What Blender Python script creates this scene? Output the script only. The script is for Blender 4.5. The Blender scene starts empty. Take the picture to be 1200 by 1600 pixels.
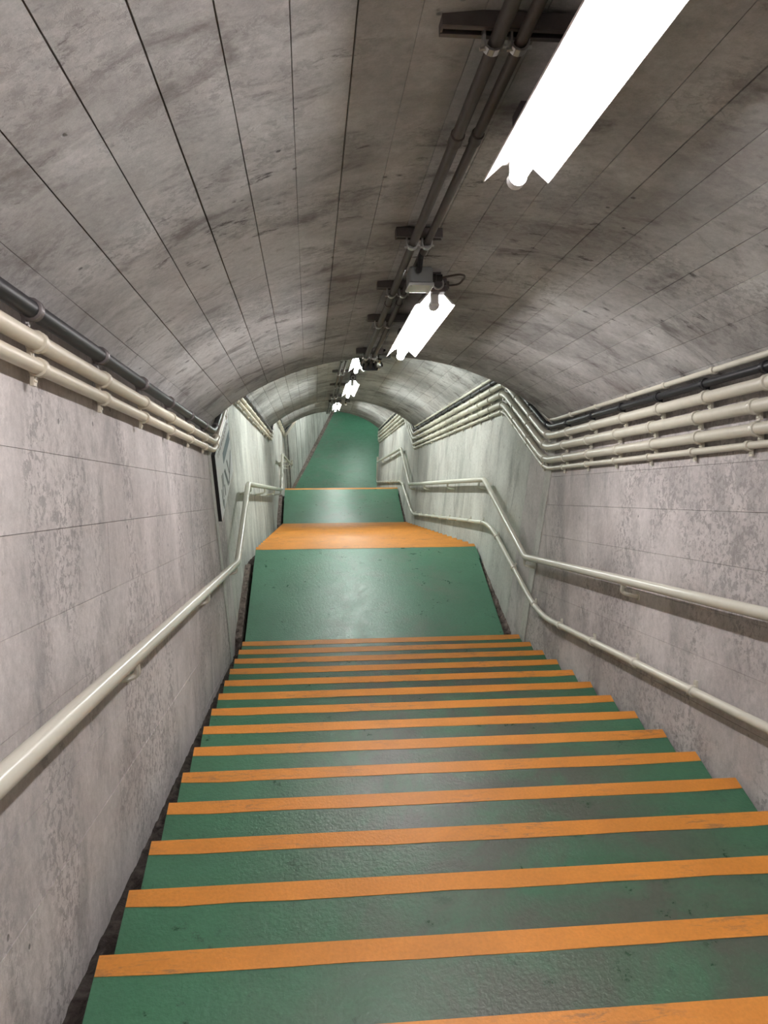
import bpy, math, random
from mathutils import Vector, Matrix, Quaternion

random.seed(7)
SC = bpy.context.scene
COL = SC.collection
S = 1.15                      # all plan numbers below are in tread units; one unit is 1.15 m
W_PX, H_PX, F_PX = 1200, 1600, 1250.0

# ------------------------------------------------------------------ camera
cam_data = bpy.data.cameras.new('camera')
cam = bpy.data.objects.new('camera', cam_data)
COL.objects.link(cam)
cam_data.sensor_fit = 'HORIZONTAL'
cam_data.sensor_width = 36.0
cam_data.lens = 36.0 * F_PX / W_PX
cam_data.clip_start = 0.02
PITCH, YAW, ROLL = 0.4434, 0.1031, 0.0324
CAM = Vector((0.0, -1.0677, 1.7269))
fw = Vector((math.sin(YAW) * math.cos(PITCH), math.cos(YAW) * math.cos(PITCH), -math.sin(PITCH)))
rt = Vector((math.cos(YAW), -math.sin(YAW), 0))
up = rt.cross(fw)
r2 = rt * math.cos(ROLL) + up * math.sin(ROLL)
u2 = -rt * math.sin(ROLL) + up * math.cos(ROLL)
m3 = Matrix((r2, u2, -fw)).transposed()
cam.matrix_world = Matrix.Translation(CAM * S) @ m3.to_4x4()
SC.camera = cam

# ------------------------------------------------------------------ world, exposure
world = bpy.data.worlds.new('world')
SC.world = world
world.use_nodes = True
world.node_tree.nodes['Background'].inputs['Color'].default_value = (0.9, 0.95, 1.0, 1)
world.node_tree.nodes['Background'].inputs['Strength'].default_value = 0.02
SC.view_settings.view_transform = 'Standard'
SC.view_settings.look = 'None'
SC.view_settings.gamma = 1.0
SC.view_settings.use_curve_mapping = False
SC.view_settings.exposure = 0.0
SC.cycles.max_bounces = 8
SC.cycles.diffuse_bounces = 6
SC.cycles.sample_clamp_indirect = 12.0
TUBE_POWER = 122.0

# ------------------------------------------------------------------ profiles
H1, R1, H2 = 0.1355, 0.30, 0.133
STRIP = 0.06
Z1 = -15 * H1
Y1S, Y1E = 14 * R1, 6.03
Z2 = Z1 - 18 * H2
Y2S, Y2E = Y1E + 17 * R1, 12.90
Z3 = Z2 - 18 * H2
Y3S = Y2E + 17 * R1
TAN1 = H1 / R1
TURN = 0.1933                 # the bottom corridor turns right by this slope
YB, YEND = -7.0, 30.0


def lerp_table(tab):
    def f(y):
        if y <= tab[0][0]:
            return tab[0][1]
        for (a, va), (b, vb) in zip(tab, tab[1:]):
            if y <= b:
                return va + (vb - va) * (y - a) / (b - a)
        return tab[-1][1]
    return f


floor_z = lerp_table([(-9, 9 * TAN1), (4.2, -4.2 * TAN1), (4.5, Z1), (Y1E, Z1), (Y2S - .05, Z2 + H2), (Y2S + .25, Z2),
                      (Y2E, Z2), (Y3S - .05, Z3 + H2), (Y3S + .25, Z3), (60, Z3)])
apex = lerp_table([(-9, .364 + 13.2 * TAN1), (4.2, .364), (5.6, .364), (11.1, -2.115), (12.45, -2.115), (18.0, -4.592), (60, -4.592)])
x_left = lerp_table([(-9, -.62), (6, -.62), (11.1, -.56), (18.2, -.555), (18.3, -.46), (60, -.46 + TURN * 41.7)])
x_right = lerp_table([(-9, 1.685), (11, 1.69), (18.0, 1.755), (60, 1.755 + TURN * 42)])
step_l = lerp_table([(-9, -.531), (6, -.531), (11.1, -.455), (18, -.45), (18.4, -.33), (60, -.33 + TURN * 41.6)])
step_r = lerp_table([(-9, 1.665), (11, 1.67), (18.0, 1.735), (60, 1.735 + TURN * 42)])
SAG, SPRING = 0.485, 0.485


def lean(side, y, hgt):
    """wall x at height hgt above the local floor line; both walls lean outwards a little"""
    k = min(max(hgt / 1.75, 0), 1.1)
    if side < 0:
        return x_left(y) - .075 * k
    return x_right(y) + .06 * k


def vault(t, y, off=0.0):
    a, b = x_left(y) - .075, x_right(y) + .06
    w = (b - a) / 2
    R = (w * w + SAG * SAG) / (2 * SAG)
    dx = -w + 2 * w * t
    n = Vector((-dx / R, 0, -math.sqrt(1 - (dx / R) ** 2)))          # points into the room
    return Vector((a + w + dx, y, apex(y) - R + math.sqrt(R * R - dx * dx))) + n * off


def vault_at(x, y, off=0.0):
    a, b = x_left(y) - .075, x_right(y) + .06
    return vault((x - a) / (b - a), y, off)


# ------------------------------------------------------------------ materials
class NT:
    def __init__(self, name):
        self.m = bpy.data.materials.new(name)
        self.m.use_nodes = True
        self.t = self.m.node_tree
        self.b = self.t.nodes['Principled BSDF']

    def n(self, kind, **kw):
        nd = self.t.nodes.new(kind)
        for k, v in kw.items():
            if k.startswith('i_'):
                nd.inputs[k[2:].replace('_', ' ')].default_value = v
            else:
                setattr(nd, k, v)
        return nd

    def l(self, a, b):
        self.t.links.new(a, b)

    def pos(self, scale=(1, 1, 1), rotx=0.0):
        g = self.n('ShaderNodeNewGeometry')
        rot = self.n('ShaderNodeMapping')
        rot.inputs['Rotation'].default_value = (rotx, 0, 0)
        self.l(g.outputs['Position'], rot.inputs['Vector'])
        mp = self.n('ShaderNodeMapping')
        mp.inputs['Scale'].default_value = scale
        self.l(rot.outputs[0], mp.inputs['Vector'])
        return mp.outputs[0]

    def noise(self, vec, scale, detail=4, rough=.6, dist=0.0):
        nd = self.n('ShaderNodeTexNoise')
        nd.inputs['Scale'].default_value = scale
        nd.inputs['Detail'].default_value = detail
        nd.inputs['Roughness'].default_value = rough
        nd.inputs['Distortion'].default_value = dist
        self.l(vec, nd.inputs['Vector'])
        return nd.outputs['Fac']

    def ramp(self, fac, lo, hi, a=0.0, b=1.0):
        nd = self.n('ShaderNodeMapRange')
        nd.inputs['From Min'].default_value = lo
        nd.inputs['From Max'].default_value = hi
        nd.inputs['To Min'].default_value = a
        nd.inputs['To Max'].default_value = b
        self.l(fac, nd.inputs['Value'])
        return nd.outputs[0]

    def mix(self, fac, a, b, mode='MIX'):
        nd = self.n('ShaderNodeMix', data_type='RGBA', blend_type=mode)
        for s, v in ((0, fac), (6, a), (7, b)):
            if isinstance(v, (int, float)):
                nd.inputs[s].default_value = v
            elif isinstance(v, tuple):
                nd.inputs[s].default_value = (*v, 1)
            else:
                self.l(v, nd.inputs[s])
        return nd.outputs[2]

    def math(self, op, a, b):
        nd = self.n('ShaderNodeMath', operation=op)
        for s, v in ((0, a), (1, b)):
            if isinstance(v, (int, float)):
                nd.inputs[s].default_value = v
            else:
                self.l(v, nd.inputs[s])
        return nd.outputs[0]

    def bump(self, hgt, strength, dist, chain=None):
        nd = self.n('ShaderNodeBump')
        nd.inputs['Strength'].default_value = strength
        nd.inputs['Distance'].default_value = dist
        self.l(hgt, nd.inputs['Height'])
        if chain is not None:
            self.l(chain, nd.inputs['Normal'])
        return nd.outputs[0]


def set_in(nt, **kw):
    for k, v in kw.items():
        nt.b.inputs[k.replace('_', ' ')].default_value = v


def concrete(name, light, dark, stain, streak_scale, patch=0.0, tone=.10, rotx=math.radians(24.3), stain_amt=.75, stain_lo=.53, smudge=.35):
    nt = NT(name)
    p = nt.pos((1, 1, 1), rotx)
    ps = nt.pos(streak_scale, rotx)
    big = nt.noise(p, 1.3, 6, .62, .3)
    mid = nt.noise(ps, 2.2, 7, .68, .4)
    fine = nt.noise(p, 38, 5, .7)
    grain = nt.noise(p, 190, 3, .6)
    c = nt.mix(nt.ramp(big, .40, .60), dark, light)
    c = nt.mix(nt.math('MULTIPLY', nt.ramp(mid, stain_lo, stain_lo + .12), stain_amt), c, stain)
    c = nt.mix(nt.math('MULTIPLY', nt.ramp(mid, .45, .36), .35), c, tuple(min(1, v * 1.22) for v in light))
    # flaked skin: the finish has come away in ragged patches
    pf = nt.noise(p, 30, 6, .74, .5)
    pg = nt.noise(ps, 1.25, 4, .55)
    flake = nt.math('MULTIPLY', nt.ramp(pf, .515, .545), nt.ramp(pg, .47, .56))
    if patch:
        c = nt.mix(nt.math('MULTIPLY', flake, patch), c, tuple(v * .62 for v in dark))
    # small dark smudges, in loose groups
    sm = nt.math('MULTIPLY', nt.ramp(nt.noise(nt.pos((1.0, 2.4, 2.0), rotx), 6.5, 6, .72, .4), .57, .66), nt.ramp(nt.noise(p, 1.9, 3, .55), .46, .58))
    c = nt.mix(nt.math('MULTIPLY', sm, smudge), c, tuple(v * .55 for v in stain))
    # a faint warm or green bloom in places
    c = nt.mix(nt.ramp(nt.noise(p, .9, 3, .5), .46, .62, 0, .35), c, nt.mix(.5, c, (.34, .27, .25)))
    # air holes
    vo = nt.n('ShaderNodeTexVoronoi')
    vo.inputs['Scale'].default_value = 8.5
    nt.l(p, vo.inputs['Vector'])
    pit = nt.math('MULTIPLY', nt.ramp(vo.outputs['Distance'], .085, .05), nt.ramp(nt.noise(p, 5, 2), .52, .56))
    c = nt.mix(nt.math('MULTIPLY', pit, .8), c, tuple(v * .4 for v in dark))
    c = nt.mix(.30, c, nt.mix(nt.ramp(fine, .3, .7), (.55, .55, .55), (1.35, 1.35, 1.35)), 'MULTIPLY')
    c = nt.mix(.16, c, nt.mix(nt.ramp(grain, .3, .7), (.55, .55, .55), (1.35, 1.35, 1.35)), 'MULTIPLY')
    oi = nt.n('ShaderNodeObjectInfo')
    v = nt.ramp(oi.outputs['Random'], 0, 1, 1 - tone, 1 + tone)
    cmb = nt.n('ShaderNodeCombineColor')
    for i in range(3):
        nt.l(v, cmb.inputs[i])
    c = nt.mix(1.0, c, cmb.outputs[0], 'MULTIPLY')
    nt.l(c, nt.b.inputs['Base Color'])
    set_in(nt, Roughness=.82, Specular_IOR_Level=.25)
    b = nt.bump(fine, .30, .004)
    b = nt.bump(pf, .25, .006, b)
    b = nt.bump(pit, .6, -.006, b)
    if patch:
        b = nt.bump(flake, .5, -.003, b)
    nt.l(b, nt.b.inputs['Normal'])
    return nt.m


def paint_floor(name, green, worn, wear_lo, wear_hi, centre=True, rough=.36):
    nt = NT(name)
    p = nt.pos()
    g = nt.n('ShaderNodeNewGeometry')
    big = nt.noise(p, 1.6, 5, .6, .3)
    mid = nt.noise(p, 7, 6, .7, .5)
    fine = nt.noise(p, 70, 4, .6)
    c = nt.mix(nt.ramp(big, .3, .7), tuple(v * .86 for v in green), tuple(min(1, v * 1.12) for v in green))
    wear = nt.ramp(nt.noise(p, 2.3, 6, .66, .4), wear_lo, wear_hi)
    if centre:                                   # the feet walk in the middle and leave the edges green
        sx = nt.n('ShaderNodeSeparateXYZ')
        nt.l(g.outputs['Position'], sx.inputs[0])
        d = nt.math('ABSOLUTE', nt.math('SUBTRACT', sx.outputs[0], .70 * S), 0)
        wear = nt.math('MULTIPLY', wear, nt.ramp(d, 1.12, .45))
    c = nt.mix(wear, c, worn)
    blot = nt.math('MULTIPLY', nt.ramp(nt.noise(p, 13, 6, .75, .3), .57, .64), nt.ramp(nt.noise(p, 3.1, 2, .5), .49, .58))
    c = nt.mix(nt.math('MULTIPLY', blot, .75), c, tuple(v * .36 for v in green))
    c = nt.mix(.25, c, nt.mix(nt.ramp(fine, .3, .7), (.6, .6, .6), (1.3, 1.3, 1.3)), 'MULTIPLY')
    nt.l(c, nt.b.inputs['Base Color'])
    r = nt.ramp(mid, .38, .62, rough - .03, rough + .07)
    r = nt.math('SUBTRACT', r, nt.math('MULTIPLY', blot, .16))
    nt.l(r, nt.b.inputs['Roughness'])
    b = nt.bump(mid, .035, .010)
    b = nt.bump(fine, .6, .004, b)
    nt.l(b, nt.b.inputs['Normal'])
    return nt.m


def paint_strip(name, base):
    nt = NT(name)
    p = nt.pos()
    big = nt.noise(p, 3, 5, .6)
    wear = nt.noise(nt.pos((.6, 3.2, 1)), 16, 7, .78, .5)
    zone = nt.ramp(nt.noise(p, 2.1, 3, .5), .47, .62)
    fine = nt.noise(p, 90, 3, .6)
    c = nt.mix(nt.ramp(big, .3, .7), tuple(v * .88 for v in base), tuple(min(1, v * 1.10) for v in base))
    c = nt.mix(nt.math('MULTIPLY', nt.math('MULTIPLY', nt.ramp(wear, .52, .62), zone), .7), c, (.20, .115, .06))
    c = nt.mix(.2, c, nt.mix(nt.ramp(fine, .3, .7), (.6, .6, .6), (1.3, 1.3, 1.3)), 'MULTIPLY')
    nt.l(c, nt.b.inputs['Base Color'])
    set_in(nt, Roughness=.5)
    nt.l(nt.bump(fine, .4, .003, nt.bump(big, .1, .008)), nt.b.inputs['Normal'])
    return nt.m


def enamel(name, col, rough=.32, metal=0.0, dirt=.25, spec=.5):
    nt = NT(name)
    p = nt.pos()
    d = nt.ramp(nt.noise(p, 14, 6, .7, .3), .45, .75)
    c = nt.mix(nt.math('MULTIPLY', d, dirt), col, tuple(v * .5 for v in col))
    nt.l(c, nt.b.inputs['Base Color'])
    set_in(nt, Roughness=rough, Metallic=metal, Specular_IOR_Level=spec)
    nt.l(nt.bump(nt.noise(p, 60, 3, .6), .05, .003), nt.b.inputs['Normal'])
    return nt.m


def glow(name, col, power):
    nt = NT(name)
    set_in(nt, Base_Color=(.9, .9, .9, 1), Roughness=.3)
    nt.b.inputs['Emission Color'].default_value = (*col, 1)
    nt.b.inputs['Emission Strength'].default_value = power
    return nt.m


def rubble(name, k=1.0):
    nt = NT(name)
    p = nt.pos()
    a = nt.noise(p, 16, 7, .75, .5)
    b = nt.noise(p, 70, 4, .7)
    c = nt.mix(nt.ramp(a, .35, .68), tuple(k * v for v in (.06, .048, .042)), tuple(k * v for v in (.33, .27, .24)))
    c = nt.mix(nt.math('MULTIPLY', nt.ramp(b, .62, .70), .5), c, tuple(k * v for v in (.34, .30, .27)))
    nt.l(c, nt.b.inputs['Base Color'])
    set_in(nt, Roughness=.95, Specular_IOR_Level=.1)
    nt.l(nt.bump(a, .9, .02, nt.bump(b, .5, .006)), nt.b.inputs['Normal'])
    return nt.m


def clear_glass(name):
    nt = NT(name)
    set_in(nt, Base_Color=(1, 1, 1, 1), Roughness=.02, IOR=1.45, Transmission_Weight=1.0)
    return nt.m


M = {}
M['vault'] = concrete('vault_concrete', (.58, .575, .565), (.36, .352, .343), (.135, .120, .115), (1.0, 1.7, 1.4), 0.40, .05, stain_amt=.72, stain_lo=.535, smudge=.85)
M['wall'] = concrete('wall_concrete', (.63, .59, .575), (.485, .455, .443), (.31, .295, .288), (1.5, 1.3, .75), .75, .04, stain_amt=.65, stain_lo=.515)
M['wall_low'] = concrete('lower_wall_concrete', (.64, .635, .595), (.52, .52, .485), (.30, .30, .28), (1.5, 1.7, .5), .35, .05, rotx=0, stain_amt=.7, stain_lo=.52)
M['joint'] = concrete('joint_concrete', (.16, .145, .135), (.11, .10, .09), (.06, .055, .05), (1, 1, 1), 0, 0)
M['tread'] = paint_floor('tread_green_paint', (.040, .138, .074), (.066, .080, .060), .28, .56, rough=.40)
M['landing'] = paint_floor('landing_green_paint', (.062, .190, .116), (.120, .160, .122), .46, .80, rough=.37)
M['orange'] = paint_strip('orange_paint', (.64, .245, .037))
M['rubble'] = rubble('gutter_rubble')
M['rubble_dark'] = rubble('dark_gutter_rubble', .28)
M['rail'] = enamel('cream_rail_paint', (.66, .64, .55), .24, dirt=.12)
M['pipe'] = enamel('cream_pipe_paint', (.57, .545, .455), .36, dirt=.22)
M['pipe_warm'] = enamel('warm_cream_pipe_paint', (.62, .56, .45), .38, dirt=.20)
M['black'] = enamel('black_pipe_plastic', (.010, .010, .013), .45, dirt=.1, spec=.35)
M['conduit'] = enamel('dark_conduit_paint', (.075, .060, .055), .5, dirt=.5)
M['strut'] = enamel('dull_steel', (.17, .15, .15), .45, .5, dirt=.5)
M['zinc'] = enamel('zinc_clamp', (.62, .62, .62), .3, .9, dirt=.25)
M['box'] = enamel('grey_junction_box', (.30, .32, .32), .42, .35, dirt=.35)
M['lamp_body'] = enamel('lamp_body_paint', (.10, .085, .095), .45, dirt=.4)
M['white'] = enamel('white_reflector', (.86, .86, .86), .3, dirt=.05)
M['cable'] = enamel('grey_cable', (.07, .055, .05), .5, dirt=.3)
M['tube_near'] = glow('tube_glow_warm', (1.0, .955, .955), TUBE_POWER)
M['tube_far'] = glow('tube_glow_green', (.94, 1.0, .955), TUBE_POWER * 1.5)
M['glass'] = clear_glass('bulb_glass')
M['board'] = enamel('sign_white', (.93, .93, .95), .3, dirt=.04)
M['frame'] = enamel('sign_edge_black', (.02, .018, .02), .4, dirt=.1)
M['ink'] = enamel('sign_ink_dark', (.045, .052, .065), .3, dirt=.2)
M['ink_blue'] = enamel('sign_ink_blue', (.10, .15, .21), .3, dirt=.2)
M['ink_brown'] = enamel('sign_ink_brown', (.30, .22, .22), .3, dirt=.3)
M['ink_grey'] = enamel('sign_ink_grey', (.30, .29, .29), .3, dirt=.2)


# ------------------------------------------------------------------ mesh building
class MB:
    def __init__(self):
        self.v, self.f = [], []

    def add(self, verts, faces):
        o = len(self.v)
        self.v += [Vector(p) for p in verts]
        self.f += [tuple(i + o for i in f) for f in faces]
        return self

    def hexa(self, p):               # 8 corners: bottom 0-3, top 4-7
        return self.add(p, [(3, 2, 1, 0), (4, 5, 6, 7), (0, 1, 5, 4), (1, 2, 6, 5), (2, 3, 7, 6), (3, 0, 4, 7)])

    def box(self, c, s, mat=None):
        x, y, z = (d / 2 for d in s)
        p = [Vector(q) for q in ((-x, -y, -z), (x, -y, -z), (x, y, -z), (-x, y, -z), (-x, -y, z), (x, -y, z), (x, y, z), (-x, y, z))]
        c = Vector(c)
        return self.hexa([(mat @ q if mat else q) + c for q in p])

    def bevel_box(self, c, s, b, mat=None):
        """box with its four edges along local y chamfered and its ends slightly inset"""
        x, y, z = (d / 2 for d in s)
        prof = [(-x + b, -z), (x - b, -z), (x, -z + b), (x, z - b), (x - b, z), (-x + b, z), (-x, z - b), (-x, -z + b)]
        rings = []
        for yy, k in ((-y, 1 - b / max(x, z)), (-y + b, 1), (y - b, 1), (y, 1 - b / max(x, z))):
            rings.append([Vector((px * k, yy, pz * k)) for px, pz in prof])
        c = Vector(c)
        vs = [(mat @ q if mat else q) + c for r in rings for q in r]
        n = 8
        fs = [tuple(range(n))[::1], tuple(range(3 * n, 4 * n))[::-1]]
        for r in range(3):
            for i in range(n):
                j = (i + 1) % n
                fs.append((r * n + j, r * n + i, (r + 1) * n + i, (r + 1) * n + j))
        return self.add(vs, fs)

    def tube(self, path, r, n=12, cap=True):
        path = [Vector(p) for p in path]
        rad = r if isinstance(r, (list, tuple)) else [r] * len(path)
        t0 = (path[1] - path[0]).normalized()
        ref = Vector((0, 0, 1)) if abs(t0.z) < .9 else Vector((1, 0, 0))
        nrm = (ref - t0 * ref.dot(t0)).normalized()
        vs, prev = [], t0
        for i, p in enumerate(path):
            if i == 0:
                t = t0
            elif i == len(path) - 1:
                t = (path[i] - path[i - 1]).normalized()
            else:
                t = ((path[i + 1] - p).normalized() + (p - path[i - 1]).normalized()).normalized()
            nrm = prev.rotation_difference(t) @ nrm
            nrm = (nrm - t * nrm.dot(t)).normalized()
            prev = t
            bn = t.cross(nrm)
            for k in range(n):
                a = 2 * math.pi * k / n
                vs.append(p + (nrm * math.cos(a) + bn * math.sin(a)) * rad[i])
        fs = []
        for i in range(len(path) - 1):
            for k in range(n):
                j = (k + 1) % n
                fs.append((i * n + k, i * n + j, (i + 1) * n + j, (i + 1) * n + k))
        if cap:
            fs.append(tuple(range(n))[::-1])
            fs.append(tuple(range((len(path) - 1) * n, len(path) * n)))
        return self.add(vs, fs)

    def build(self, name, mat, parent=None, loc=(0, 0, 0), rot=None, smooth=False, sharp=35):
        me = bpy.data.meshes.new(name)
        me.from_pydata([tuple(p * S) for p in self.v], [], self.f)
        me.validate()
        me.materials.append(mat)
        if smooth:
            me.polygons.foreach_set('use_smooth', [True] * len(me.polygons))
            me.set_sharp_from_angle(angle=math.radians(sharp))
        o = bpy.data.objects.new(name, me)
        COL.objects.link(o)
        o.location = Vector(loc) * S
        if rot is not None:
            o.rotation_mode = 'QUATERNION'
            o.rotation_quaternion = rot
        if parent is not None:
            o.parent = parent
        return o


def tag(o, label=None, cat=None, group=None, kind=None):
    if label:
        o['label'] = label
    if cat:
        o['category'] = cat
    if group:
        o['group'] = group
    if kind:
        o['kind'] = kind
    return o


def empty(name, loc=(0, 0, 0), rot=None):
    o = bpy.data.objects.new(name, None)
    COL.objects.link(o)
    o.empty_display_size = .1
    o.location = Vector(loc) * S
    if rot is not None:
        o.rotation_mode = 'QUATERNION'
        o.rotation_quaternion = rot
    return o


def copy_child(o, parent, loc, rot=None):
    c = o.copy()
    COL.objects.link(c)
    c.parent = parent
    c.location = Vector(loc) * S
    if rot is not None:
        c.rotation_mode = 'QUATERNION'
        c.rotation_quaternion = rot
    return c


def rounded(points, r, n=6):
    """polyline with its corners rounded"""
    P = [Vector(p) for p in points]
    out = [P[0]]
    for a, b, c in zip(P, P[1:], P[2:]):
        d1, d2 = (a - b), (c - b)
        k = min(r, d1.length * .45, d2.length * .45)
        s, e = b + d1.normalized() * k, b + d2.normalized() * k
        for i in range(n + 1):
            t = i / n
            out.append(s * (1 - t) ** 2 + b * 2 * t * (1 - t) + e * t * t)
    out.append(P[-1])
    return out


def along(path, spacing, start=0.2, stop=None):
    """points and directions at equal spacing along a polyline"""
    res, want, run = [], start, 0.0
    for a, b in zip(path, path[1:]):
        L = (b - a).length
        while want <= run + L:
            res.append((a.lerp(b, (want - run) / L), (b - a).normalized()))
            want += spacing
        run += L
    return res


def frame(y_dir, z_hint=Vector((0, 0, 1))):
    y = y_dir.normalized()
    x = y.cross(z_hint).normalized()
    z = x.cross(y)
    return Matrix((x, y, z)).transposed().to_quaternion()


# ------------------------------------------------------------------ structure: walls, ceiling, floors
def stations():
    ys = [YB, -4, -1, 2, 4.2, 4.9, 5.6, 8.3, 11.1, 11.8, 12.45, 15.2, 18.0, 18.2, 18.3, 20, 24, YEND]
    return ys


REC = .006


def shell_wall(side):
    mb = MB()
    ys = stations()
    vs = []
    for y in ys:
        zt = apex(y) - SPRING + .03
        zb = floor_z(y) - .55
        base = floor_z(y)
        xt, xb = lean(side, y, zt - base) + side * REC, lean(side, y, 0) + side * REC
        vs += [(xb, y, zb), (xt, y, zt), (xt + side * .25, y, zt), (xb + side * .25, y, zb)]
    fs = []
    for i in range(len(ys) - 1):
        for k in range(4):
            j = (k + 1) % 4
            q = (i * 4 + k, i * 4 + j, (i + 1) * 4 + j, (i + 1) * 4 + k)
            fs.append(q if side > 0 else q[::-1])
    fs += [(0, 1, 2, 3), tuple(4 * (len(ys) - 1) + k for k in (3, 2, 1, 0))]
    mb.add(vs, fs)
    return tag(mb.build('wall_left' if side < 0 else 'wall_right', M['joint']), kind='structure')


wallL, wallR = shell_wall(-1), shell_wall(1)


def shell_ceiling():
    ys, n = stations(), 20
    vs, fs = [], []
    for y in ys:
        for off in (-REC, -.25):
            for k in range(n + 1):
                vs.append(vault(k / n, y, off))
    m = 2 * (n + 1)
    for i in range(len(ys) - 1):
        for k in range(n):
            a, b = i * m + k, (i + 1) * m + k
            fs.append((a, a + 1, b + 1, b))
            a, b = a + n + 1, b + n + 1
            fs.append((b, b + 1, a + 1, a))
        for k in (0, n):
            a, b = i * m + k, (i + 1) * m + k
            fs.append((a, b, b + n + 1, a + n + 1))
    mb = MB().add(vs, fs)
    return tag(mb.build('ceiling', M['joint']), kind='structure')


ceiling = shell_ceiling()


def panel(P, depth, parent, mat, gaps, jit=.0015, nsub=5, name='concrete_panel', proud=0.0):
    """one cast panel. P(u,v) -> (point, inward normal); gaps = (u0,u1,v0,v1) joint half widths as fractions"""
    u0, u1, v0, v1 = gaps
    bot, top, ub, ut = [], [], [], []
    prd = proud + random.uniform(-.0007, .0009)
    vs = []
    rows = []
    for i in range(nsub + 1):
        v = v0 + (v1 - v0) * i / nsub
        for u, s in ((u0, 1), (u1, -1)):
            j = random.uniform(0, jit) * s
            p, n = P(u, v)
            p2, _ = P(min(max(u + .01 * s, 0), 1), v)
            d = (p2 - p)
            d = d.normalized() if d.length else Vector((0, 0, 0))
            vs.append(p + n * prd + d * abs(j))
            vs.append(p - n * depth)
    fs = []
    for i in range(nsub):
        a, b = i * 4, (i + 1) * 4
        fs.append((a, a + 2, b + 2, b))
        fs.append((a, b, b + 1, a + 1))
        fs.append((a + 2, a + 3, b + 3, b + 2))
    fs.append((0, 1, 3, 2))
    e = nsub * 4
    fs.append((e, e + 2, e + 3, e + 1))
    mb = MB().add(vs, fs)
    # face the room
    p, n = P((u0 + u1) / 2, (v0 + v1) / 2)
    a, b, c = (mb.v[k] for k in mb.f[0][:3])
    if (b - a).cross(c - a).dot(n) < 0:
        mb.f = [f[::-1] for f in mb.f]
    return mb.build(name, mat, parent)


NB = 20
SEAM = {2: .0011, 3: .0009, 4: .0014, 5: .0009, 7: .0012, 14: .0014, 15: .0006, 16: .0008, 17: .0008}
seam_t = [0.0] + [(k + .5) / NB for k in range(NB)] + [1.0]
seam_w = [.75 * SEAM.get(k, .0003) for k in range(NB + 2)]


def vault_panels():
    regions = [(YB, -3.2, 0), (-3.2, -.6, 0), (-.6, 1.95, 0), (1.95, 4.2, .35), (4.2, 5.6, 0), (5.6, 8.4, 0), (8.4, 11.1, .3),
               (11.1, 12.45, 0), (12.45, 15.2, 0), (15.2, 18.0, 0)]
    for k in range(NB + 1):
        ta, tb = seam_t[k], seam_t[k + 1]      # boards
        for ya, yb, split in regions:
            cuts = [ya, yb]
            if split:
                cuts = [ya, ya + (yb - ya) * random.uniform(.45, .8), yb]
            for a, b in zip(cuts, cuts[1:]):
                def P(u, v, a=a, b=b):
                    y = a + (b - a) * v
                    t = ta + (tb - ta) * u
                    p = vault(t, y)
                    n = (vault(t, y, .1) - p).normalized()
                    return p, n
                w = (tb - ta) * 2.45
                f = 1.0 if k % 3 else random.choice((.5, 1.0, 1.5))
                gy = .0005 / (b - a)
                ga = .0018 / (b - a) if abs(a - 1.95) < .01 else gy
                panel(P, REC + .002, ceiling, M['vault'],
                      (seam_w[k] * f / w, 1 - seam_w[k + 1] * f / w, ga, 1 - gy), nsub=9)


vault_panels()


def wall_panels(side, parent, seams):
    # upper flight: rows parallel to the slope, joints square to it
    rows = [-.50, -.12, .22, .45, .68, .91, 1.155, 1.375, 1.60, 1.80]
    YC = 4.10
    cols = [YB] + seams + [None]

    def xyz(y, hgt):
        z = -TAN1 * y + hgt
        return Vector((lean(side, y, hgt), y, z)), Vector((-side, 0, 0))
    for ra, rb in zip(rows, rows[1:]):
        for ca, cb in zip(cols, cols[1:]):
            def edge(c, hgt):
                if c is None:
                    return YC
                if c == YB:
                    return YB
                return min(c + (hgt - .9) * TAN1, YC - .02)

            def P(u, v):
                hgt = ra + (rb - ra) * u
                y = edge(ca, hgt) + (edge(cb, hgt) - edge(ca, hgt)) * v
                return xyz(y, min(hgt, 1.785))
            L = edge(cb, ra) - edge(ca, ra)
            g = .0005 / (rb - ra)
            gv = .0006 / max(L, .3)
            panel(P, REC + .001, parent, M['wall'], (g, 1 - g, gv, 1 - gv), jit=.0008)
    # below: upright boards
    bounds = [4.10, 4.235, 4.66, 5.1, 5.55, 5.94]
    y = 5.94
    while y < 17.6:
        y += random.choice((.42, .46, .5))
        bounds.append(min(y, 18.0))
    bounds = [b for b in bounds if b < 17.85] + [18.0]
    cor = [18.0, 18.2, 18.3] if side < 0 else [18.0]
    y = cor[-1]
    while y < YEND - .4:
        y += random.choice((.55, .75, .95, .65))
        cor.append(min(y, YEND))
    for a, b in list(zip(bounds, bounds[1:])) + list(zip(cor, cor[1:])):
        kinks = [k for k in (4.2, 4.5, 5.6, Y1E, 11.1, Y2S, 12.45, Y2E, 18.0) if a < k < b]

        def P(u, v, a=a, b=b):
            y = a + (b - a) * u
            fz = floor_z(y)
            z0, z1 = fz - .42, apex(y) - SPRING + .01
            z = z0 + (z1 - z0) * v
            n = Vector((-side, 0, 0))
            if y > 18.3:
                n = Vector((-side, side * TURN, 0)).normalized()
            return Vector((lean(side, y, z - fz), y, z)), n
        g = (.0006 if b <= 18 else .018) / (b - a)
        panel(P, REC + .001, parent, M['wall_low'] if a > 4.5 or b < 4.3 else M['wall'], (g, 1 - g, 0, 1), proud=.007 if b < 4.3 else 0.0, jit=.0015 if b <= 18 else .006, nsub=7)


wall_panels(-1, wallL, [-3.9, -2.1, -.45, 1.28, 3.0])
wall_panels(1, wallR, [-3.9, -2.2, -.4, 1.4, 3.2])


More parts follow.
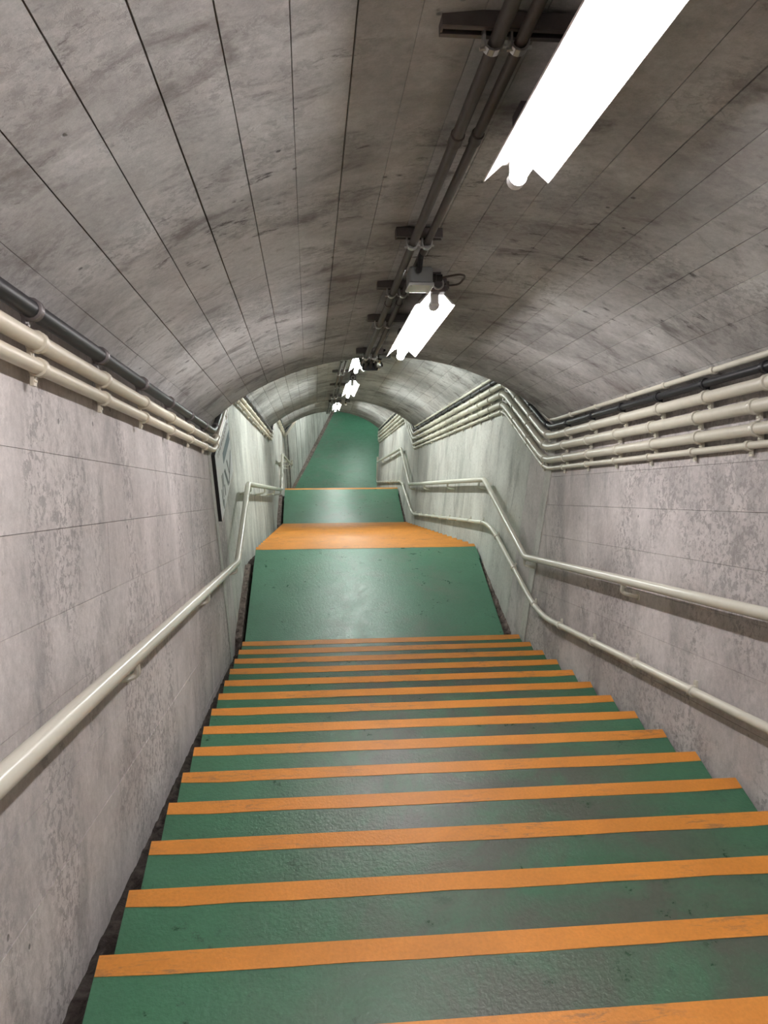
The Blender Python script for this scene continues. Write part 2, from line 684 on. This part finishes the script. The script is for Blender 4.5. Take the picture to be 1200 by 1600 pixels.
def floor_slab(name, ya, yb, z, mat, xa=None, xb=None, th=.3):
    xa, xb = xa or step_l, xb or step_r
    n = 6
    vs = []
    for i in range(n + 1):
        y = ya + (yb - ya) * i / n
        vs += [(xa(y), y, z), (xb(y), y, z), (xb(y), y, z - th), (xa(y), y, z - th)]
    fs = []
    for i in range(n):
        for k in range(4):
            j = (k + 1) % 4
            fs.append((i * 4 + j, i * 4 + k, (i + 1) * 4 + k, (i + 1) * 4 + j))
    fs += [(0, 1, 2, 3), tuple(4 * n + k for k in (3, 2, 1, 0))]
    mb = MB().add(vs, [f[::-1] for f in fs])
    return tag(mb.build(name, mat), kind='structure')


land1_r = lerp_table([(4.2, 1.60), (6.0, 1.665)])
land2_r = lerp_table([(11.1, 1.645), (12.87, 1.672)])
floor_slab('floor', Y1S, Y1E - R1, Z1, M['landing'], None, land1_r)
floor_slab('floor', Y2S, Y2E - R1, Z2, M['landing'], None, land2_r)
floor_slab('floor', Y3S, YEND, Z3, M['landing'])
# the corridor's far end
mbx = MB().box((x_left(YEND) + 1.2, YEND + .1, Z3 + 1.1), (3.4, .2, 3.2))
tag(mbx.build('wall_end', M['wall_low']), kind='structure')


# stair flights ------------------------------------------------------
def wavy_strip(ya, yb, z, xl, xr, n=14):
    """painted nosing band with a hand-cut back edge and slightly rounded ends"""
    th = .0016
    vs, fs = [], []
    for i in range(n + 1):
        t = i / n
        x = xl + (xr - xl) * t
        e = random.uniform(-.0022, .0022)
        if i in (0, n):
            e = .006
        vs += [(x, ya + e, z), (x, ya + e, z + th), (x, yb + .0015, z + th), (x, yb + .0025, z - .02)]
    for i in range(n):
        a, b = i * 4, (i + 1) * 4
        for k in range(3):
            fs.append((a + k, b + k, b + k + 1, a + k + 1))
    return MB().add(vs, fs)


def flight(name, label, y0, z0, h, k0, k1, first_from, last_r=None, r=R1):
    root = tag(empty(name, (step_l(y0), y0, z0)), label, 'stairs')
    org = Vector((step_l(y0), y0, z0))
    for k in range(k0, k1 + 1):
        yf = y0 + k * r
        yb = yf - r + .002
        if k == k0 and first_from is not None:
            yb = first_from
        z = z0 - k * h
        dz = random.uniform(-.001, .001)
        la, lb, ra, rb = step_l(yb), step_l(yf), step_r(yb), step_r(yf)
        low = h + .14
        mb = MB()
        bv = .004
        # tread block with a softened front edge
        prof_l = [(yb, -low), (yb, 0), (yf - bv, 0), (yf, -bv), (yf, -low)]
        vs = [Vector((la if q < 2 else lb, y, z + dz + zz)) - org for q, (y, zz) in enumerate(prof_l)]
        vs += [Vector((ra if q < 2 else rb, y, z + dz + zz)) - org for q, (y, zz) in enumerate(prof_l)]
        fs = [(0, 1, 2, 3, 4)[::-1], (5, 6, 7, 8, 9)]
        for q in range(5):
            w = (q + 1) % 5
            fs.append((q, w, 5 + w, 5 + q))
        mb.add(vs, fs)
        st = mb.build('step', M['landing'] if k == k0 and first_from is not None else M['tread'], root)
        sm = wavy_strip(yf - STRIP, yf, z + dz, step_l(yf) + .001, step_r(yf) - .001)
        sm.v = [p - org for p in sm.v]
        sm.build('nosing_strip', M['orange'], st)
    return root


flight('stair_flight', 'nearest long flight of green concrete stairs with worn orange nosing bands', 0.0, 0.0, H1, -15, 14, None)
flight('stair_flight', 'second stair flight below the first green landing, seen as stacked orange nosings', Y1E, Z1, H2, 0, 17, Y1E - R1)
flight('stair_flight', 'lowest stair flight below the second landing, mostly hidden behind one thin orange edge', Y2E, Z2, H2, 0, 17, Y2E - R1)


# rough gutters between the steps and the walls ---------------------
def gutter(name, side, ya, yb, prof, seed, dy=.045):
    """heightfield of broken concrete; prof(y, t) -> drop below the local floor line"""
    rnd = random.Random(seed)
    nx = 5
    ny = max(4, int((yb - ya) / dy))
    vs = []
    for i in range(ny + 1):
        y = ya + (yb - ya) * i / ny
        a = lean(side, y, 0) + side * .012
        edge = step_l(y) if side < 0 else (land1_r(y) if Y1S < y < Y1E else land2_r(y) if Y2S < y < Y2E else step_r(y))
        b = edge - side * .004
        for k in range(nx + 1):
            t = k / nx
            z = floor_z(y) - prof(y, t) + rnd.uniform(-.012, .012) * (0 if k in (0,) else 1)
            vs.append((a + (b - a) * t, y, z))
    m = nx + 1
    base = len(vs)
    for i in range(ny + 1):
        y = ya + (yb - ya) * i / ny
        x0, x1 = vs[i * m][0], vs[i * m + nx][0]
        vs += [(x0, y, floor_z(y) - .5), (x1, y, floor_z(y) - .5)]
    fs = []
    for i in range(ny):
        for k in range(nx):
            q = (i * m + k, i * m + k + 1, (i + 1) * m + k + 1, (i + 1) * m + k)
            fs.append(q if side < 0 else q[::-1])
        a, b = base + i * 2, base + i * 2 + 2
        fs.append((a, i * m, (i + 1) * m, b))
        fs.append((a + 1, b + 1, (i + 1) * m + nx, i * m + nx))
        fs.append((a, b, b + 1, a + 1))
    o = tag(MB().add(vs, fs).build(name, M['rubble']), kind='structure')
    o.data.materials.append(M['rubble_dark'])                # darkened rubble colour beside the steps, plain rubble along landings and corridor
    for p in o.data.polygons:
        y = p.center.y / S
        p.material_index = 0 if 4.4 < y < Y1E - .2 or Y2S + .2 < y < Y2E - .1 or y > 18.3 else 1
    return o


def drop_left(y, t):
    if 4.45 < y < Y1E - .25 or Y2S + .3 < y < Y2E - .2:
        return .035 if t < .7 else .20          # ledge of mortar, then a slot beside the slab
    return .17


def drop_right(y, t):
    if 4.45 < y < Y1E - .3 or Y2S + .3 < y < Y2E - .2:
        return .03 + .03 * t
    return .15


gutter('trim_1', -1, YB, 18.1, drop_left, 3)
gutter('trim_2', 1, YB, 18.0, drop_right, 5)
gutter('trim_3', -1, 18.3, YEND, lambda y, t: -.01 + .03 * t, 9, .12)


# ------------------------------------------------------------------ wall pipes
_clip_cache = {}


def ring_mesh(mb, r, w, g, n=14, ribs=True):
    ys = (-w / 2, -w / 2 + .003, -.003, .003, w / 2 - .003, w / 2) if ribs else (-w / 2, w / 2)
    rs = (r + .0005, r + g, r + g * .7, r + g * .7, r + g, r + .0005) if ribs else (r + g, r + g)
    mb.tube([(0, y, 0) for y in ys], list(rs), n)
    return mb


def clip(parent, mat, r, loc, rot, side, tab=1):
    key = (mat.name, round(r, 4), side, tab)
    if key not in _clip_cache:
        mb = MB()
        ring_mesh(mb, r, .028, .006)
        # foot on the wall with two screw heads
        zz = -tab * (r + .012)
        mb.box((side * r * .72, 0, zz), (r * .5, .022, .030))
        for s in (-1, 1):
            mb.tube([(side * r * .45, s * .005, zz - tab * .003), (side * r * .30, s * .005, zz - tab * .003)], .0036, 6)
        o = mb.build('clip', mat, parent, loc, rot, smooth=True)
        _clip_cache[key] = o
        return o
    return copy_child(_clip_cache[key], parent, loc, rot)


def pipe(name, label, path, r, mat, side, spacing, start, group=None, tab=1, clip_mat=None, cat='pipe', bend=.16, skip=None):
    P = rounded(path, bend)
    org = P[0]
    root = tag(empty(name, org), label, cat, group)
    mb = MB().tube([p - org for p in P], r, 14)
    mb.build('pipe_run', mat, root, smooth=True)
    for q, d in along(P, spacing, start):
        if q.y > -1.2 and q.y < 18:
            clip(root, clip_mat or mat, r, q - org, frame(d), side, tab)
    return root


def bundle_path(side, rel, xo, ya=-2.2, yb=18.0, kn=(4.2, 5.55, 11.1, 12.45), xtra=0.0, tail=True):
    """pipe centreline running at height rel below the vault apex line, xo off the wall"""
    pts = []
    for y in (ya,) + kn + (yb,):
        z = apex(y) + rel
        x = lean(side, y, 1.72) - side * xo
        pts.append(Vector((x, y, z)))
    if tail:
        y = yb + 2.5
        pts.append(Vector((lean(side, y, 1.72) - side * xo, y, apex(y) + rel)))
    return pts


right_set = [
    ('conduit_pipe', 'thin cream conduit running along the right vault edge, topmost of the bundle', -.452, .038, .0140, 'pipe', .46, -1),
    ('conduit_pipe', 'black pipe in the right wall bundle, between thin cream conduit and three thick cream pipes', -.505, .042, .0175, 'black', .46, 1),
    ('conduit_pipe', 'thick cream pipe on right wall directly under the black pipe', -.572, .045, .0260, 'pipe', .46, 1),
    ('conduit_pipe', 'middle of the three thick cream pipes on the right wall', -.660, .045, .0265, 'pipe', .46, 1),
    ('conduit_pipe', 'lowest of the three thick cream pipes on the right wall', -.755, .045, .0245, 'pipe', .46, 1),
    ('conduit_pipe', 'thin cream conduit at the bottom of the right wall pipe bundle', -.820, .033, .0150, 'pipe', .46, 1),
]
for i, (n, lab, rel, xo, r, mat, sp, tab) in enumerate(right_set):
    pipe(n, lab, bundle_path(1, rel, xo), r, M[mat], 1, sp, .12 + (.05 if i % 2 else 0), 'pipes along the right wall', tab)

left_set = [
    ('conduit_pipe', 'black pipe tucked under the vault edge on the left wall', -.530, .05, .0215, 'black', 'pipe'),
    ('conduit_pipe', 'upper of the two cream pipes below the black pipe on the left wall', -.606, .05, .0210, 'pipe_warm', 'pipe_warm'),
    ('conduit_pipe', 'lower of the two cream pipes on the left wall', -.668, .045, .0180, 'pipe_warm', 'pipe_warm'),
]
for i, (n, lab, rel, xo, r, mat, cm) in enumerate(left_set):
    pipe(n, lab, bundle_path(-1, rel, xo), r, M[mat], -1, .62, .30, 'pipes along the left wall', 1, M['strut'] if i == 0 else M[cm])

# low conduit by the right-hand treads
low = [(1.655, -2.0, 1.215), (1.655, 1.089, -.195), (1.655, 3.75, -1.42), (1.655, 5.42, -1.50), (1.66, 10.55, -3.86), (1.685, 12.25, -4.02),
       (1.72, 17.0, -6.08), (1.735, 17.75, -6.42), (1.74, 17.80, -5.9)]
pipe('conduit_pipe', 'single cream conduit clipped low on right wall just above the treads', low, .0200, M['rail'], 1, .62, .25, None, -1, None, 'pipe', .34)


# ------------------------------------------------------------------ handrails
def handrail(name, label, path, side, bracket_ys, r=.025):
    P = rounded(path, .05, 4)
    org = P[0]
    root = tag(empty(name, org), label, 'handrail')
    MB().tube([p - org for p in P], r, 16).build('rail', M['rail'], root, smooth=True)
    e = P[-1]
    MB().tube([e - org, e - org + Vector((0, .004, .02)), e - org + Vector((0, .004, .13))], .024, 10).build('end_post', M['rail'], root, smooth=True)
    for yb in bracket_ys:
        for a, b in zip(P, P[1:]):
            if a.y <= yb <= b.y and b.y > a.y:
                q = a.lerp(b, (yb - a.y) / (b.y - a.y))
                xw = lean(side, yb, q.z - floor_z(yb))
                pts = [q + Vector((0, 0, -r * .8)), q + Vector((0, .004, -.078)), Vector((xw - side * .012, yb - .03, q.z - .082)), Vector((xw + side * .004, yb - .03, q.z - .082))]
                mb = MB().tube([p - org for p in rounded(pts, .035, 6)], .0105, 8)
                mb.tube([Vector((xw - side * .007, yb - .03, q.z - .082)) - org, Vector((xw + side * .004, yb - .03, q.z - .082)) - org], .022, 12)
                mb.tube([q + Vector((0, -.03, -r * .92)) - org, q + Vector((0, .03, -r * .92)) - org], .008, 6)
                mb.build('bracket', M['rail'], root, smooth=True)
                break
    return root


handrail('handrail', 'cream painted tube handrail along the left wall, descending past the sign',
         [(-.545, -2.2, 1.70), (-.545, 4.30, -1.245), (-.552, 5.72, -1.215), (-.452, 10.98, -3.60), (-.470, 12.48, -3.57), (-.415, 17.4, -5.78)],
         -1, [-.5, 1.05, 2.68, 4.22, 5.9, 7.6, 9.3, 10.8, 12.3, 14.1, 15.7, 17.2])
handrail('handrail', 'cream painted tube handrail along the right wall above the low conduit',
         [(1.6300000000000001, -2.2, 1.806), (1.6300000000000001, 1.225, 0.208), (1.6300000000000001, 4.165, -1.164), (1.6300000000000001, 5.686, -1.174), (1.6300000000000001, 10.788, -3.441), (1.665, 12.398, -3.433), (1.685, 17.14, -5.601)],
         1, [-.6, .9, 2.42, 4.16, 5.9, 7.5, 9.3, 10.8, 12.5, 14.2, 15.8, 17.2])


# ------------------------------------------------------------------ ceiling services
def slope_dir(y):
    e = .02
    return Vector((0, 2 * e, apex(y + e) - apex(y - e))).normalized()


cond_kn = (-4.5, 4.2, 5.6, 11.1, 12.45, 18.0, 19.5)
for x, r, lab in ((.362, .0145, 'left one of the two dark conduits along the crown of the vault'),
                  (.413, .0125, 'right one of the two dark conduits along the crown of the vault, nearer the lamps')):
    P = rounded([vault_at(x if y < 12 else x + .1, y, .058) for y in cond_kn], .12)
    org = P[0]
    root = tag(empty('ceiling_conduit', org), lab, 'conduit')
    MB().tube([p - org for p in P], r, 12).build('pipe_run', M['conduit'], root, smooth=True)
    for q, d in along(P, 1.7, 1.0):
        mb = MB()
        ring_mesh(mb, r, .05, .0035, 12)
        mb.build('coupling', M['conduit'], root, q - org, frame(d), smooth=True)

strut_spots = [(-1.0, .40, .32, 'behind the viewpoint'), (.70, .46, .40, 'beside the near end lamp'), (1.81, .385, .16, 'first above the grey junction box'),
               (2.44, .455, .31, 'at the head of the second lamp'), (3.02, .455, .30, 'halfway along the second lamp'), (3.86, .385, .17, 'at the crest before the first landing'),
               (7.3, .45, .32, 'on the second slope, uppermost seen there'), (8.25, .45, .32, 'at the head of the fourth lamp'), (9.28, .45, .32, 'along the fourth lamp'),
               (10.35, .42, .2, 'near the second crest'), (11.0, .42, .2, 'at the second crest'), (15.4, .52, .28, 'over the farthest lamp')]
strut_mesh = {}
for y, xc, wd, where in strut_spots:
    p = vault_at(xc, y, .022)
    q = frame(slope_dir(y))
    root = tag(empty('strut_bracket', p, q), 'dark steel strut bracket clamping the ceiling conduits, ' + where, 'bracket', 'strut brackets along the vault crown')
    mb = MB()
    mb.box((0, 0, .010), (wd, .042, .004))
    for s in (-1, 1):
        mb.box((0, s * .019, -.004), (wd, .004, .030))
        mb.box((0, s * .013, -.018), (wd, .010, .003))
    mb.box((-wd / 2 + .002, 0, -.004), (.004, .036, .028))
    mb.build('channel', M['strut'], root)
    for cx, r in ((.362, .0145), (.413, .0125)):
        if y > 12:
            cx += .1
        lx = cx - xc
        mb = MB()
        pts = [Vector((lx - r - .004, 0, -.012)), Vector((lx - r - .004, 0, -.036))]
        for a in range(0, 7):
            an = math.pi + math.pi * a / 6
            pts.append(Vector((lx + math.cos(an) * (r + .004), 0, -.038 + math.sin(an) * (r + .004))))
        pts += [Vector((lx + r + .004, 0, -.012))]
        for a, b in zip(pts, pts[1:]):
            d = (b - a)
            n = Vector((-d.z, 0, d.x)).normalized() * .0022
            mb.hexa([a - n + Vector((0, -.011, 0)), b - n + Vector((0, -.011, 0)), b - n + Vector((0, .011, 0)), a - n + Vector((0, .011, 0)),
                     a + n + Vector((0, -.011, 0)), b + n + Vector((0, -.011, 0)), b + n + Vector((0, .011, 0)), a + n + Vector((0, .011, 0))])
        mb.tube([(lx + r + .012, 0, -.042), (lx - r - .012, 0, -.042 - r * .6)], .004, 6)
        mb.build('clamp', M['zinc'], root)


# lamps --------------------------------------------------------------
def make_lamp_parts(root, tube_mat):
    L = .69
    mb = MB().bevel_box((0, 0, -.072), (.072, 1.26, .042), .006)
    mb.box((0, -.56, -.016), (.05, .08, .034))
    mb.box((0, .56, -.016), (.05, .08, .034))
    mb.bevel_box((.0, -.635, -.068), (.075, .07, .060), .006)          # terminal head at the upper end
    body = mb.build('lamp_body', M['lamp_body'], root)
    ring = MB()
    ring.tube([(.022 * math.cos(a * math.pi / 6), -.673, -.068 + .022 * math.sin(a * math.pi / 6)) for a in range(13)], .004, 6)
    ring.build('pull_ring', M['zinc'], body)
    # reflector trough: top plate and two flaring sides, thickness .003; upper end has rounded shoulders
    secs = [(-.615, .80), (-.610, .91), (-.600, .975), (-.585, 1.0), (L - .03, 1.0), (L - .03 + .001, 1.0)]
    vs, fs = [], []
    for y, k in secs:
        w0, w1 = .036 * k, .083 * k
        z0, z1 = -.0945, -.137
        vs += [(-w1, y, z1), (-w0, y, z0), (w0, y, z0), (w1, y, z1), (w1 + .003, y, z1 + .002), (w0 + .002, y, z0 + .003), (-w0 - .002, y, z0 + .003), (-w1 - .003, y, z1 + .002)]
    for i in range(len(secs) - 1):
        for k in range(8):
            j = (k + 1) % 8
            fs.append((i * 8 + k, (i + 1) * 8 + k, (i + 1) * 8 + j, i * 8 + j))
    for b in (0, 8 * (len(secs) - 1)):
        for tri in ((0, 1, 6, 7), (1, 2, 5, 6), (2, 3, 4, 5)):
            fs.append(tuple(b + t for t in tri))
    MB().add(vs, fs).build('reflector', M['white'], root)
    for s in (-1, 1):
        mb = MB().bevel_box((-.006, s * .625 + .010, -.118), (.036, .020, .050), .006)
        mb.tube([(-.006, s * .615 + .005, -.138), (-.006, s * .615 + .035, -.138)], .0225, 14)
        mb.build('lamp_holder', M['white'], root, smooth=True)
    n = 16
    ys = [-.592, -.582, -.57, .60, .612, .622]
    rs = [.012, .0165, .0185, .0185, .0165, .012]
    MB().tube([(-.006, y, -.138) for y in ys], rs, n).build('lamp_tube', tube_mat, root, smooth=True)


lamp_spots = [(.54, .533, 'near', 'fluorescent tube lamp at top of photo, nearest to the viewer'),
              (2.88, .533, 'near', 'fluorescent tube lamp second from the viewer, beside the grey junction box'),
              (7.04, .535, 'far', 'third fluorescent tube lamp, half hidden under the first vault crest'),
              (9.10, .552, 'far', 'fourth fluorescent tube lamp, on the vault above the second flight'),
              (15.95, .625, 'far', 'small farthest visible fluorescent lamp, just under the second vault crest'),
              (-2.0, .533, 'near', 'fluorescent tube lamp on the slope just behind the viewpoint'),
              (-4.6, .533, 'near', 'fluorescent tube lamp farthest up the stairs behind the viewpoint'),
              (13.6, .60, 'far', 'fluorescent tube lamp hidden beyond the second vault crest, above the farthest visible one'),
              (19.7, .88, 'far', 'fluorescent tube lamp on the bottom corridor ceiling near the last steps'),
              (23.2, 1.55, 'far', 'fluorescent tube lamp deeper in the bottom corridor')]
src = {}
for y, x, kind, lab in lamp_spots:
    d = slope_dir(y)
    if y > 18.3:
        d = Vector((TURN, 1, 0)).normalized()
    p = vault_at(x, y)
    root = tag(empty('fluorescent_lamp', p, frame(d)), lab, 'lamp', 'fluorescent lamps along the vault')
    if kind not in src:
        make_lamp_parts(root, M['tube_' + kind])
        src[kind] = root
    else:
        for ch in list(src[kind].children):
            c = copy_child(ch, root, ch.location / S)
            for g in list(ch.children):
                copy_child(g, c, g.location / S)

# junction box and looping cable beside the second lamp
d = slope_dir(2.06)
p = vault_at(.425, 2.06, .02)
q = frame(d)
root = tag(empty('junction_box', p, q), 'grey metal junction box hung under the ceiling conduits above second lamp', 'junction box')
MB().bevel_box((0, 0, -.085), (.088, .105, .062), .006).build('body', M['box'], root)
MB().bevel_box((0, 0, -.121), (.096, .113, .010), .003).build('lid', M['zinc'], root)
mb = MB()
for sx in (-1, 1):
    for sy in (-1, 1):
        mb.tube([(sx * .038, sy * .046, -.122), (sx * .038, sy * .046, -.130)], .005, 8)
mb.build('screw', M['zinc'], root)
mb = MB().tube([(.042, -.01, -.085), (.060, -.01, -.085), (.062, -.01, -.085), (.085, -.01, -.085)], [.017, .017, .013, .013], 8)
mb.build('cable_gland', M['black'], root, smooth=True)
mb = MB().tube(rounded([(-.01, -.04, -.06), (-.012, -.085, -.085), (-.012, -.12, -.045), (-.012, -.16, -.038)], .03), .010, 8)
mb.build('elbow', M['black'], root, smooth=True)
pts = rounded([(.085, -.01, -.085), (.15, -.01, -.07), (.19, .05, -.06), (.175, .12, -.075), (.13, .12, -.08), (.115, .10, -.08)], .06)
MB().tube(pts, .0042, 8).build('cable', M['cable'], root, smooth=True)


# bare bulbs in black holders at the two crests
def bulb(p, lab, s=1.0):
    root = tag(empty('bulb_fixture', p), lab, 'bulb', 'bare bulbs at the vault crests')
    MB().bevel_box((0, 0, .022 * s), (.075 * s, .05 * s, .022 * s), .004).build('mount_plate', M['box'], root)
    mb = MB().tube([(-.03 * s, 0, .028 * s), (-.03 * s, 0, .0), (-.03 * s, 0, -.004)], [.013 * s, .013 * s, .010 * s], 10)
    mb.tube(rounded([(-.03 * s, 0, .02 * s), (-.03 * s, -.02 * s, .055 * s), (.0, -.03 * s, .07 * s)], .02), .008 * s, 8)
    mb.build('socket', M['black'], root, smooth=True)
    ring = [(0, .008), (-.010, .010), (-.022, .019), (-.034, .023), (-.046, .020), (-.054, .010), (-.057, .001)]
    MB().tube([(-.03 * s, 0, z * s - .002) for z, _ in ring], [r * s for _, r in ring], 14).build('glass_bulb', M['glass'], root, smooth=True, sharp=80)
    mb = MB().tube(rounded([(.035 * s, 0, .02 * s), (.055 * s, .0, .012 * s), (.075 * s, .01 * s, -.012 * s)], .02), .003 * s, 6)
    mb.build('hook', M['zinc'], root, smooth=True)


bulb(vault_at(.49, 3.96, .062), 'clear bare bulb in black holder under the first vault crest beside the conduits')
bulb(vault_at(.62, 10.95, .062), 'tiny clear bare bulb in black holder under the second vault crest')
# black cable fitting where the conduits bend over the first crest
p = vault_at(.40, 4.05, .09)
root = tag(empty('cable_fitting', p, frame(Vector((0, 1, -.25)))), 'black conduit bend fitting hanging at the first vault crest', 'cable fitting')
MB().bevel_box((0, 0, 0), (.10, .08, .05), .006).build('fitting_body', M['black'], root)
mb = MB()
for xx in (-.035, 0, .035):
    mb.tube([(xx, -.035, -.005), (xx * .9, -.075, .012), (xx * .8, -.11, .03)], .009, 8)
mb.build('cable_entry', M['conduit'], root, smooth=True)

# ------------------------------------------------------------------ sign on the left landing wall
YA, YBs, ZB, ZT = 4.29, 5.27, Z1 + 1.14, Z1 + 1.66
hA = (ZB - Z1)
hB = (ZT - Z1)


def sgn(u, v, off):
    y = YA + (YBs - YA) * u
    z = ZB + (ZT - ZB) * v
    return Vector((lean(-1, 4.9, z - Z1) + off, y, z))


org = sgn(.5, 0, 0)
root = tag(empty('wall_sign', org), 'white printed notice board on left wall above the first landing', 'sign')
T = .030
mb = MB().hexa([sgn(0, 0, .004) - org, sgn(1, 0, .004) - org, sgn(1, 1, .004) - org, sgn(0, 1, .004) - org,
                sgn(0, 0, T) - org, sgn(1, 0, T) - org, sgn(1, 1, T) - org, sgn(0, 1, T) - org])
mb.build('sign_frame', M['frame'], root)
mb = MB().hexa([sgn(.004, .006, T) - org, sgn(.996, .006, T) - org, sgn(.996, .994, T) - org, sgn(.004, .994, T) - org,
                sgn(.004, .006, T + .003) - org, sgn(.996, .006, T + .003) - org, sgn(.996, .994, T + .003) - org, sgn(.004, .994, T + .003) - org])
face = mb.build('sign_face', M['board'], root)


def ink(name, polys, mat):
    mb = MB()
    for poly in polys:
        n = len(poly)
        mb.add([sgn(u, v, T + .0042) - org for u, v in poly] + [sgn(u, v, T + .003) - org for u, v in poly],
               [tuple(range(n))] + [(k, n + k, n + (k + 1) % n, (k + 1) % n) for k in range(n)])
    return mb.build(name, mat, face)


rnd = random.Random(4)
glyphs = []
u = .14
while u < .93:
    w = rnd.uniform(.030, .045)
    for _ in range(3):
        a, b = u + rnd.uniform(0, w * .5), .835 + rnd.uniform(0, .055)
        glyphs.append([(a, b), (a + rnd.uniform(.006, w * .6), b), (a + rnd.uniform(.006, w * .6), b + .03), (a, b + .03)])
    u += w + .022
ink('printed_heading', glyphs, M['ink_brown'])
ink('printed_band', [[(.42, .56), (.97, .56), (.97, .72), (.42, .72)]], M['ink_blue'])
ink('printed_diagram', [[(.40, .45), (.46, .45), (.62, .10), (.55, .10)], [(.90, .40), (.96, .40), (.66, .06), (.60, .06)],
                        [(.60, .46), (.64, .46), (.72, .16), (.70, .16)]], M['ink'])
ink('printed_rows', [[(.22, .52 - k * .0), (.24, .52), (.24, .18), (.22, .18)] for k in range(1)] +
    [[(.28, .50), (.31, .50), (.31, .30), (.28, .30)], [(.14, .36), (.17, .36), (.17, .12), (.14, .12)], [(.33, .28), (.36, .28), (.36, .12), (.33, .12)]], M['ink'])
ink('printed_emblem', [[(.20 + .045 * math.cos(a * math.pi / 5), .10 + .075 * math.sin(a * math.pi / 5)) for a in range(10)]], M['ink_grey'])
